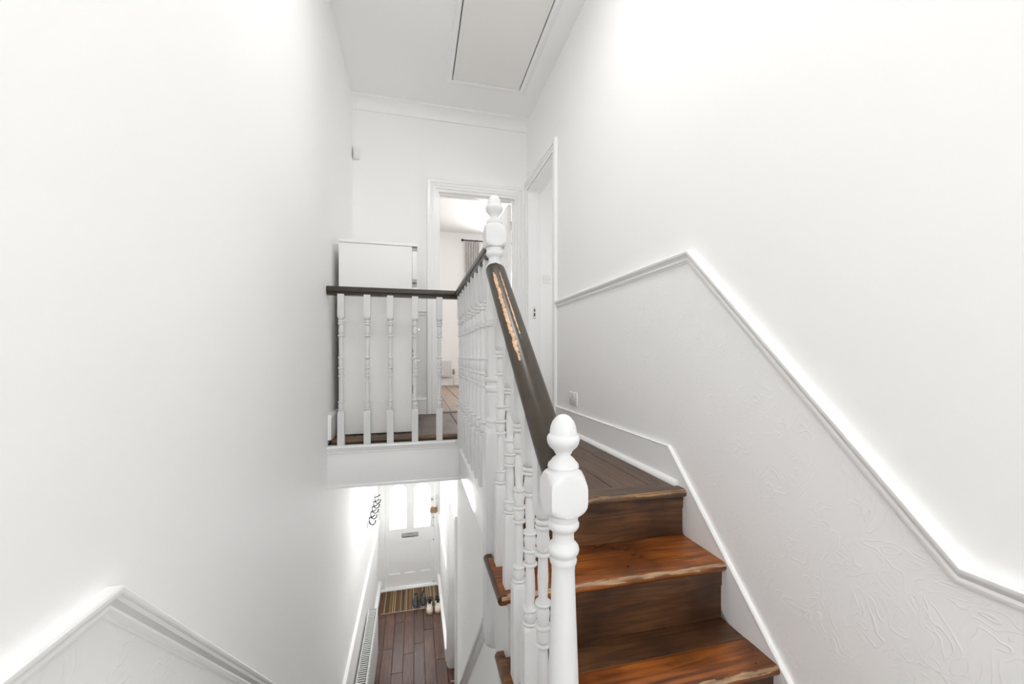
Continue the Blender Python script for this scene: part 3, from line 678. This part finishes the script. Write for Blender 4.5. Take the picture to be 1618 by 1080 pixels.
# ------------------------------------------------------------------ shoe cabinet on the landing
cab = thing('shoe_cabinet', 'tall white shoe cabinet with flap doors standing behind the landing rail', 'cabinet', (-0.25, 3.25, ZF))
def cobj(name, bm, m, p=None): return rel(obj(name, bm, m, cab), cab) if p is None else obj(name, bm, m, p)
cobj('side_panel', box(-0.508, -0.018, 2.930, 2.948, -0.541, 0.788, 0.001, 1), 'cabinet_white')
cobj('side_panel', box(-0.508, -0.018, 3.60, 3.618, -0.541, 0.788, 0.001, 1), 'cabinet_white')
cobj('back_panel', box(-0.508, -0.496, 2.948, 3.60, -0.520, 0.788), 'cabinet_white')
cobj('top_panel', box(-0.511, 0.020, 2.924, 3.622, 0.789, 0.808, 0.002), 'cabinet_white')
cobj('bottom_panel', box(-0.496, -0.018, 2.948, 3.60, -0.520, -0.502), 'cabinet_white')
for fx in (-0.47, -0.30, -0.13):
    cobj('foot', box(fx, fx + 0.035, 2.96, 2.99, ZF, -0.519), 'grey_plastic')
    cobj('foot', box(fx, fx + 0.035, 3.56, 3.59, ZF, -0.519), 'grey_plastic')
cuts = [0.785, 0.525, 0.268, 0.020, -0.236, -0.500]
for k in range(5):
    z1, z0 = cuts[k] - 0.006, cuts[k + 1] + 0.006
    dd = cobj('flap_door', box(-0.0165, 0.017, 2.932, 3.616, z0 + 0.024, z1 - 0.024, 0.0015), 'cabinet_white')
    obj('shadow_gap', box(-0.0175, 0.015, 2.934, 2.975, z1 - 0.026, z1 - 0.001, 0.001, 1), 'grey_plastic', dd)  # grey blocks stand in for the shadow gaps above and below each flap
    obj('shadow_gap', box(-0.0175, 0.015, 2.934, 2.975, z0 + 0.001, z0 + 0.026, 0.001, 1), 'grey_plastic', dd)
    if k in (1, 2, 3): obj('knob', lathe(B(), [(0.005, 0.0), (0.005, 0.008), (0.011, 0.012), (0.011, 0.017), (0.004, 0.019)], 12, (0.017, 3.27, (z0 + z1) / 2 + 0.07), 'X'), 'chrome', dd)
    cobj('shelf', box(-0.496, -0.018, 2.948, 3.60, cuts[k + 1] - 0.003, cuts[k + 1] + 0.003), 'cabinet_white') if k < 4 else None

# ------------------------------------------------------------------ small fittings
pir = thing('motion_sensor', 'small white motion sensor high in the corner of the landing end wall', 'sensor', (-0.505, YW, 1.86))
bm = B(); bx(bm, -0.543, -0.487, YW - 0.042, YW, 1.795, 1.905, 0.012, 4); rel(obj('housing', bm, 'plastic_white', pir), pir)
bm = B(); bx(bm, -0.536, -0.494, YW - 0.050, YW - 0.036, 1.80, 1.862, 0.010, 4); rel(obj('lens', bm, 'cabinet_white', pir), pir)

def wall_plate(name, label, cat, c, n, w=0.088, h=0.088, rockers=1, sockets=0, group=None):
    """c = centre on the wall; n = 'X-' plate on a wall facing -X, 'Y-' on a wall facing -Y"""
    t = thing(name, label, cat, c, group)
    def b(u0, u1, z0, z1, d0, d1, bev=0.0):
        if n == 'Y-': return box(u0, u1, -d1, -d0, z0, z1, bev)
        return box(-d1, -d0, u0, u1, z0, z1, bev)
    obj('plate', b(-w / 2, w / 2, -h / 2, h / 2, 0, 0.009, 0.0025), 'plastic_white', t)
    if rockers and not sockets: obj('rocker', b(-0.006, 0.006, -0.014, 0.014, 0.008, 0.0135, 0.002), 'plastic_white', t)
    if sockets:
        obj('rocker', b(-0.030, -0.018, 0.008, 0.030, 0.008, 0.0125, 0.002), 'plastic_white', t)
        for (u, z, a, c_) in ((0.006, 0.014, 0.003, 0.006), (-0.007, -0.012, 0.006, 0.003), (0.019, -0.012, 0.006, 0.003)):
            obj('pin_hole', b(u - a / 1, u + a / 1, z - c_ / 1, z + c_ / 1, 0.0088, 0.0093), 'grey_plastic', t)
    for u in (-w * 0.36, w * 0.36):
        obj('screw', b(u - 0.003, u + 0.003, -0.003, 0.003, 0.0085, 0.0095), 'grey_plastic', t)
    return t
wall_plate('light_switch', 'square white light switch seen through the right-hand doorway', 'switch', (1.316, YW, 0.790), 'Y-')
wall_plate('wall_socket', 'white electrical socket on the embossed wall above the landing skirting', 'socket', (XR - 0.002, 2.615, -0.300), 'X-', 0.135, 0.088, sockets=1)
wall_plate('light_switch', 'narrow white light switch on the hall wall beside the front door', 'switch', (0.395, 5.95, -2.16), 'X-', 0.085, 0.145)

# ------------------------------------------------------------------ front door
fd = struct('door_1', None or box(-0.472, -0.455, YD - 0.03, YD + 0.1, ZG, -1.42), 'gloss_white')
o = obj('frame', box(0.315, 0.332, YD - 0.03, YD + 0.1, ZG, -1.42), 'gloss_white', fd)
bm = B(); bx(bm, XL + 0.002, -0.472, YD - 0.018, YD + 0.02, ZG, ZU); bx(bm, 0.332, 0.393, YD - 0.018, YD + 0.02, ZG, ZU); obj('architrave', bm, 'gloss_white', fd)
obj('transom', box(-0.455, 0.315, YD - 0.03, YD + 0.1, -1.50, -1.42), 'gloss_white', fd)
obj('threshold', box(XL + 0.03, 0.37, YD - 0.075, YD + 0.02, ZG - 0.002, ZG + 0.018, 0.005), 'gloss_white', fd)
DX0, DX1, DZ0, DZ1 = -0.453, 0.313, ZG + 0.024, -1.505
DY = YD                                       # inner face of the door
panes = [(-0.382, -0.126), (-0.008, 0.247)]
pz0, pz1, pc = -2.750, -2.115, -2.045          # glass foot, shoulder, crown
def arch_pts(x0, x1):
    pts = [(x0, pz0), (x1, pz0), (x1, pz1)]
    r = (x1 - x0); cxm = (x0 + x1) / 2; hw = r / 2 - 0.022
    pts.append((cxm + hw, pz1 + 0.004))
    for i in range(1, 12):
        a = i / 12 * math.pi; pts.append((cxm + hw * math.cos(a), pz1 + 0.004 + (pc - pz1) * math.sin(a)))
    pts += [(cxm - hw, pz1 + 0.004), (x0, pz1)]
    return pts
def door_leaf():
    """door slab whose front and back faces carry two arch-topped openings and three sunk panels"""
    bm = B()
    d = 0.044
    ztop = pc + 0.012
    # boards round the openings
    bx(bm, DX0, panes[0][0], DY, DY + d, pz0, ztop); bx(bm, panes[0][1], panes[1][0], DY, DY + d, pz0, ztop); bx(bm, panes[1][1], DX1, DY, DY + d, pz0, ztop)
    bx(bm, DX0, DX1, DY, DY + d, ztop, DZ1)
    for x0, x1 in panes:   # spandrels over the arches
        ap = arch_pts(x0, x1)[2:]
        for s in range(len(ap) - 1):
            (xa, za), (xb, zb) = ap[s], ap[s + 1]
            if abs(xa - xb) < 1e-6: continue
            prism(bm, [(xa, za), (xa, ztop), (xb, ztop), (xb, zb)], 'Y', DY, DY + d)
    # below the glass: rails and stiles round three panels
    lx = [DX0, -0.392, -0.228, -0.150, 0.007, 0.086, 0.247, DX1]
    bx(bm, DX0, DX1, DY, DY + d, -2.982, pz0); bx(bm, DX0, DX1, DY, DY + d, DZ0, -3.468)
    for k in (0, 2, 4, 6): bx(bm, lx[k], lx[k + 1], DY, DY + d, -3.468, -2.982)
    return bm, lx
bm, lx = door_leaf(); leaf = obj('leaf', bm, 'gloss_white', fd)
for k in (1, 3, 5): obj('sunk_panel', box(lx[k] - 0.002, lx[k + 1] + 0.002, DY + 0.020, DY + 0.036, -3.47, -2.98), 'gloss_white', leaf)
for x0, x1 in panes:
    obj('glass_pane', box(x0 - 0.004, x1 + 0.004, DY + 0.018, DY + 0.026, pz0 - 0.004, pc + 0.006), 'frosted_glass', leaf)
    cxm = (x0 + x1) / 2
    b_ = B()
    for (a, c_) in (((cxm, -2.08), (cxm, -2.28)), ((cxm, -2.28), (cxm - 0.05, -2.34)), ((cxm, -2.28), (cxm + 0.05, -2.34)), ((cxm - 0.08, -2.22), (cxm, -2.16)), ((cxm + 0.08, -2.22), (cxm, -2.16))):
        tube(b_, [(a[0], DY + 0.014, a[1]), (c_[0], DY + 0.014, c_[1])], 0.0022, 6)
    o = obj('leading', b_, 'white_rubber', leaf); o['label'] = 'thin pale leading on the glass'
lb = obj('letterbox', box(-0.200, 0.058, DY - 0.010, DY - 0.0005, -2.892, -2.823, 0.003), 'chrome', leaf)
obj('letterbox_flap', box(-0.175, 0.033, DY - 0.014, DY - 0.0105, -2.879, -2.836, 0.002), 'grey_plastic', lb)
# rim latch under a brown oval cover, bolt, lever bar, pull handle, door chain plate, kick stop
b_ = B(); prism(b_, [(0.302 + 0.062 * (abs(math.cos(a)) ** 0.6) * math.copysign(1, math.cos(a)), -2.487 + 0.046 * (abs(math.sin(a)) ** 0.7) * math.copysign(1, math.sin(a))) for a in [2 * math.pi * i / 24 for i in range(24)]], 'Y', DY - 0.040, DY - 0.0005)
lat = obj('rim_latch', b_, 'brown_cover', leaf); lat['label'] = 'brown oval rim latch'
obj('bolt_plate', box(0.262, 0.312, DY - 0.012, DY - 0.0005, -2.330, -2.305, 0.002), 'chrome', leaf)
tube(b_ := B(), [(0.352, YD - 0.025, -2.245), (0.352, YD - 0.050, -2.26), (0.352, YD - 0.050, -2.42), (0.345, YD - 0.030, -2.45)], 0.0075); obj('door_chain', b_, 'chrome', fd)
tube(b_ := B(), [(0.296, DY - 0.001, -2.655), (0.292, DY - 0.035, -2.67), (0.286, DY - 0.045, -2.70), (0.292, DY - 0.035, -2.735), (0.298, DY - 0.001, -2.75)], 0.008); obj('pull_handle', b_, 'chrome', leaf)
obj('keyhole', lathe(B(), [(0.014, -0.008), (0.014, 0.0), (0.006, 0.001)], 14, (0.296, DY - 0.002, -2.615), 'Y'), 'grey_plastic', leaf)
obj('door_stop', lathe(B(), [(0.010, -0.02), (0.010, 0.0)], 12, (0.292, DY - 0.001, -3.645), 'Y'), 'grey_plastic', leaf)
obj('lock_escutcheon', box(0.290, 0.300, DY - 0.006, DY - 0.0005, -2.985, -2.955, 0.001), 'chrome', leaf)
tube(b_ := B(), [(-0.452, DY - 0.006, -3.36), (-0.452, DY - 0.006, -3.27)], 0.007); obj('hinge', b_, 'gloss_white', fd)

# hall side door (ajar) and its casing
d4 = struct('door_4', architrave_x(B(), 3.86, 4.72, -1.60, 0.395, ZG, 0.07, 0.07, -1), 'gloss_white')
bm = B(); bx(bm, 0.393, 0.52, 3.86, 3.88, ZG, -1.60); bx(bm, 0.393, 0.52, 4.70, 4.72, ZG, -1.60); bx(bm, 0.393, 0.52, 3.88, 4.70, -1.62, -1.60); obj('lining', bm, 'gloss_white', d4)
lf4 = obj('leaf', box(0, 0.035, 0, 0.80, ZG + 0.006, -1.626, 0.002), 'gloss_white', d4, (0.428, 3.886, 0)); lf4.rotation_euler = (0, 0, math.radians(-3.0))
obj('latch_plate', box(-0.004, 0.0, 0.72, 0.79, -2.82, -2.70, 0.001, 1), 'chrome', lf4)

# ------------------------------------------------------------------ hall things
coat = thing('coat_rack', 'white coat rack with five black hooks on the left hall wall', 'coat rack', (XL, 5.42, -1.99))
obj('back_board', box(0.0, 0.014, -0.46, 0.46, -0.045, 0.045, 0.004), 'satin_white', coat)
for k in range(5):
    y = -0.36 + k * 0.18
    b_ = B(); tube(b_, [(0.014, y, 0.03), (0.06, y, 0.045), (0.085, y, 0.065)], 0.007, 8)
    hk = obj('hook', b_, 'black_iron', coat)
    b_ = B(); tube(b_, [(0.014, y, 0.0), (0.03, y, -0.045), (0.06, y, -0.055), (0.085, y, -0.035), (0.09, y, 0.0)], 0.007, 8); obj('lower_prong', b_, 'black_iron', hk)
    obj('hook_plate', box(0.014, 0.019, y - 0.012, y + 0.012, -0.03, 0.04, 0.002), 'black_iron', hk)

def radiator(name, label, loc, length, height, depth, group=None, face='X'):
    """panel radiator along local Y, back at local X = 0, front towards +X"""
    t = thing(name, label, 'radiator', loc)
    for xx in (0.012, depth - 0.014):
        bm = B(); bx(bm, xx, xx + 0.012, 0, length, 0, height, 0.005)
        n = max(3, int(length / 0.045))
        for i in range(n):
            y0 = length * (i + 0.2) / n; bx(bm, xx + 0.010, xx + 0.018, y0, y0 + length / n * 0.6, 0.03, height - 0.03, 0.003, 1)
        obj('panel', bm, 'satin_white', t)
    bm = B()
    for i in range(int(length / 0.028)):
        y0 = 0.015 + i * 0.028; bx(bm, 0.030, depth - 0.018, y0, y0 + 0.010, height - 0.014, height - 0.006)
    g = obj('top_grille', bm, 'satin_white', t); g['kind'] = 'stuff'
    obj('convector_core', box(0.032, depth - 0.02, 0.02, length - 0.02, 0.02, height - 0.03), 'dark_gap', t)
    for y0 in (0, length - 0.006): obj('side_cover', box(0.010, depth, y0, y0 + 0.006, 0.02, height - 0.004, 0.002, 1), 'satin_white', t)
    return t
rad = radiator('radiator', 'long white panel radiator low on the left hall wall', (XL + 0.010, 3.55, ZG + 0.14), 1.40, 0.56, 0.115)
for y in (0.12, 1.28): obj('bracket', box(-0.006, 0.012, y - 0.02, y + 0.02, 0.05, 0.45), 'satin_white', rad)
b_ = B(); tube(b_, [(0.06, 1.42, 0.05), (0.06, 1.46, 0.05), (0.06, 1.46, -0.14)], 0.0075); obj('pipe', b_, 'gloss_white', rad)
obj('valve', lathe(B(), [(0.012, 0.0), (0.016, 0.01), (0.018, 0.05), (0.012, 0.06)], 12, (0.06, 1.46, 0.05)), 'plastic_white', rad)

br = radiator('radiator', 'small white ribbed radiator seen through the bedroom doorway', (0.0, YBED - 0.002, ZF + 0.16), 0.80, 0.315, 0.09)
br.rotation_euler = (0, 0, -H); br.location = (-0.13, YBED - 0.002, ZF + 0.16)
b_ = B(); tube(b_, [(0.05, 0.80, 0.04), (0.05, 0.845, 0.04), (0.05, 0.845, -0.16)], 0.0075); obj('pipe', b_, 'chrome', br)
obj('valve', lathe(B(), [(0.010, 0.0), (0.014, 0.01), (0.018, 0.03), (0.018, 0.085), (0.012, 0.10)], 12, (0.05, 0.845, 0.045)), 'brass', br)

cu = thing('curtain', 'pale grey gathered curtain hanging beside the bedroom window', 'curtain', (1.07, YBED - 0.09, ZF))
bm = B(); ring = []
nseg = 40
def cx_(i): return -0.13 + 0.26 * i / nseg
front = [(cx_(i), 0.028 * math.sin(i / nseg * 2 * math.pi * 6)) for i in range(nseg + 1)]
rings = []
for z in (0.03, 0.8, 1.6, 2.3, 2.72):
    wv = 1.0 if z < 2.5 else 0.75
    pts = [(x * (1 + 0.03 * math.sin(z * 3)), y * wv - 0.002, z) for x, y in front] + [(x * (1 + 0.03 * math.sin(z * 3)), y * wv + 0.002, z) for x, y in reversed(front)]
    rings.append(pts)
sweep(bm, rings); obj('drape', bm, 'curtain', cu, sharp=80)
pole = thing('curtain_pole', 'slim dark curtain pole above the bedroom window', 'curtain pole', (1.75, YBED - 0.09, 2.19))
b_ = B(); tube(b_, [(-0.85, 0, 0), (0.85, 0, 0)], 0.012, 10); obj('rod', b_, 'black_iron', pole)
for s in (-1, 1):
    obj('end_knob', lathe(B(), [(0.004, -0.03), (0.018, -0.02), (0.024, 0), (0.018, 0.02), (0.004, 0.03)], 12, (s * 0.87, 0, 0), 'X'), 'black_iron', pole)
    obj('bracket', box(s * 0.6 - 0.008, s * 0.6 + 0.008, -0.006, 0.088, -0.02, 0.02), 'black_iron', pole)

mt = obj('doormat', box(-0.41, 0.41, -0.27, 0.27, 0, 0.010, 0.003), 'striped_mat', None, (-0.068, 6.19, ZG + 0.0005))
mt.rotation_euler = (0, 0, 0.0); tag(mt, 'brown and tan striped doormat lying inside the front door', 'doormat')
obj('binding', box(-0.415, 0.415, -0.278, -0.27, 0, 0.011, 0.002), 'gum_rubber', mt)
obj('binding', box(-0.415, 0.415, 0.27, 0.278, 0, 0.011, 0.002), 'gum_rubber', mt)

# shoes: toe towards -Y (towards the camera), heel at +Y, sole on local z = 0
def outline(t, side):
    """half-widths (inner, outer) of the last at t: 0 = toe, 1 = heel"""
    w = [(0, 0.012), (0.04, 0.030), (0.12, 0.042), (0.25, 0.048), (0.36, 0.048), (0.5, 0.041), (0.65, 0.035), (0.8, 0.034), (0.93, 0.029), (1.0, 0.010)]
    for (a, wa), (b, wb) in zip(w, w[1:]):
        if a <= t <= b: return wa + (wb - wa) * (t - a) / (b - a)
def make_shoe(name, label, loc, rz, mats, trainer, mirror=1, group=None):
    t = thing(name, label, 'shoe', loc, group, rz)
    Lg = 0.285; n = 22
    bend = lambda f: mirror * 0.010 * math.sin(f * math.pi * 1.2)
    def sec(f, z, k): return outline(f, 0) * k
    # sole
    rim = []
    fs = [i / n for i in range(n + 1)]
    rim = [(outline(f, 0) + bend(f), -Lg / 2 + f * Lg) for f in fs] + [(-outline(f, 0) + bend(f), -Lg / 2 + f * Lg) for f in reversed(fs)]
    obj('sole', prism(B(), rim, 'Z', 0.0, 0.026 if trainer else 0.022), mats[1], t)
    # upper: cross sections from toe to heel, open over the ankle
    hts = [(0, 0.028), (0.05, 0.046), (0.15, 0.056), (0.30, 0.062), (0.42, 0.076), (0.52, 0.090), (0.60, 0.098), (0.75, 0.080), (0.88, 0.080), (0.97, 0.088), (1.0, 0.075)]
    def hgt(f):
        for (a, x), (b, y) in zip(hts, hts[1:]):
            if a <= f <= b: return x + (y - x) * (f - a) / (b - a)
    rings = []
    for f in [0.008] + fs[1:-1] + [0.992]:
        w = outline(f, 0) * 0.96; h = hgt(f); y = -Lg / 2 + f * Lg; r = []
        for i in range(13):
            a = math.pi * i / 12
            x = w * math.cos(a) * (1 if math.sin(a) < 0.6 else 1.0); zz = 0.020 + (h - 0.020) * (math.sin(a) ** 0.62)
            r.append((x + bend(f), y, zz))
        rings.append(r)
    bm = B(); R = [[bm.verts.new(p) for p in r] for r in rings]
    for k in range(len(R) - 1):
        f = k / (len(R) - 1)
        for i in range(12):
            if 0.56 < f < 0.95 and 3 <= i <= 8: continue
            bm.faces.new([R[k][i], R[k][i + 1], R[k + 1][i + 1], R[k + 1][i]])
    bm.faces.new(R[0]); bm.faces.new(R[-1][::-1])
    up = obj('upper', bm, mats[0], t, sharp=60)
    md = up.modifiers.new('thickness', 'SOLIDIFY'); md.thickness = 0.004; md.offset = -1
    # lining: a dark insole well under the opening, and a padded collar
    ins = [(outline(f, 0) * 0.80 + bend(f), -Lg / 2 + f * Lg) for f in fs if 0.42 < f < 0.96] ; ins += [(-outline(f, 0) * 0.80 + bend(f), -Lg / 2 + f * Lg) for f in reversed(fs) if 0.42 < f < 0.96]
    obj('insole', prism(B(), ins, 'Z', 0.030, 0.040), 'black_fabric', t)
    col = []
    for f in (0.58, 0.66, 0.75, 0.84, 0.92, 0.955):
        col.append((outline(f, 0) * 0.70 + bend(f), -Lg / 2 + f * Lg, hgt(f) * 0.93))
    col2 = [(-x + 2 * bend(0.8), y, z) for x, y, z in reversed(col)]
    b_ = B(); tube(b_, col + col2, 0.006, 8); obj('collar', b_, 'black_fabric' if trainer else mats[0], t)
    # tongue
    tg = B(); sweep(tg, [[(0.017 + bend(.4), -0.03, 0.070), (-0.017 + bend(.4), -0.03, 0.070), (-0.017 + bend(.4), -0.03, 0.064), (0.017 + bend(.4), -0.03, 0.064)],
                         [(0.021 + bend(.55), 0.012, 0.104), (-0.021 + bend(.55), 0.012, 0.104), (-0.021 + bend(.55), 0.014, 0.097), (0.021 + bend(.55), 0.014, 0.097)],
                         [(0.018 + bend(.6), 0.030, 0.122), (-0.018 + bend(.6), 0.030, 0.122), (-0.018 + bend(.6), 0.034, 0.118), (0.018 + bend(.6), 0.034, 0.118)]])
    obj('tongue', tg, 'black_fabric' if trainer else mats[0], t)
    if trainer:
        for k in range(5):
            f = 0.30 + k * 0.055; y = -Lg / 2 + f * Lg; z = hgt(f) + 0.004
            b_ = B(); tube(b_, [(-0.024 + bend(f), y, z - 0.010), (0 + bend(f), y + 0.006, z + 0.001), (0.024 + bend(f), y, z - 0.010)], 0.003, 6); obj('lace', b_, 'white_rubber', t)
        tc_ = B(); rr = []
        for f in (0.006, 0.03, 0.07, 0.12, 0.16):
            w = outline(f, 0) * 0.985; h = hgt(f) + 0.0025; y = -Lg / 2 + f * Lg
            rr.append([(w * math.cos(math.pi * i / 10) + bend(f), y, 0.022 + (h - 0.022) * (math.sin(math.pi * i / 10) ** 0.62)) for i in range(11)])
        V = [[tc_.verts.new(p) for p in r] for r in rr]
        for k in range(4):
            for i in range(10): tc_.faces.new([V[k][i], V[k][i + 1], V[k + 1][i + 1], V[k + 1][i]])
        tc_.faces.new(V[0]); obj('toe_cap', tc_, 'cream_suede', t, sharp=60)
        for s in (-1, 1):
            for k in range(3):
                f = 0.42 + k * 0.06; w = outline(f, 0) * 0.97; y = -Lg / 2 + f * Lg
                b_ = B(); tube(b_, [(s * (w + 0.001) + bend(f), y - 0.012, 0.028), (s * w * 0.93 + bend(f), y + 0.004, 0.062)], 0.004, 6); obj('side_stripe', b_, 'black_fabric', t)
    else:
        for k in range(2):
            f = 0.34 + k * 0.07; y = -Lg / 2 + f * Lg; z = hgt(f)
            b_ = B(); tube(b_, [(-0.03 + bend(f), y + 0.008, z - 0.012), (bend(f), y, z + 0.003), (0.03 + bend(f), y + 0.008, z - 0.012)], 0.003, 6); obj('seam', b_, 'black_fabric', t)
    return t
blk, crm = ('black_leather', 'white_rubber'), ('cream_leather', 'gum_rubber')
make_shoe('shoe', 'black leather shoe, the left one, toe on the doormat edge', (0.020, 6.035, ZG + 0.011), 0.04, blk, False, -1)
make_shoe('shoe', 'black leather shoe, set further back between its mate and the cream trainers', (0.125, 6.065, ZG + 0.011), -0.04, blk, False, 1)
tr_ = make_shoe('trainer', 'cream trainer with tan toe cap next to the black shoes', (0.222, 5.895, ZG + 0.0005), -0.03, crm, True, -1); tr_.rotation_euler[0] = 0.0386; tr_.location[2] = ZG + 0.0065
tr_ = make_shoe('trainer', 'cream trainer with tan toe cap nearest the right hall skirting', (0.322, 5.895, ZG + 0.0005), 0.0, crm, True, 1); tr_.rotation_euler[0] = 0.0386; tr_.location[2] = ZG + 0.0065

# two made-up fill lamps in flush fittings, out of view (over the stairs, and in the hall under the landing); the light disc is the diffuser
for lc_, zc_, lab in ((FILL_STAIR, ZC, 'added round fill lamp above the stairs, out of view'), (FILL_HALL, ZU, 'added round fill lamp in the hall under the landing, out of view')):
    pd = thing('fill_lamp', lab, 'lamp', (lc_[0], lc_[1], zc_))
    h_ = zc_ - lc_[2]
    obj('base', lathe(B(), [(0.19, 0.0), (0.19, -h_ + 0.006)], 40), 'plastic_white', pd)
    n_ = 40; rg = []
    for k in range(n_ + 1):
        t = 2 * math.pi * k / n_; rg.append([(r * math.cos(t), r * math.sin(t), z) for r, z in ((0.183, -h_ - 0.004), (0.195, -h_ - 0.004), (0.195, -h_ + 0.012), (0.183, -h_ + 0.012))])
    obj('rim', sweep(B(), rg, cap=False), 'chrome', pd)
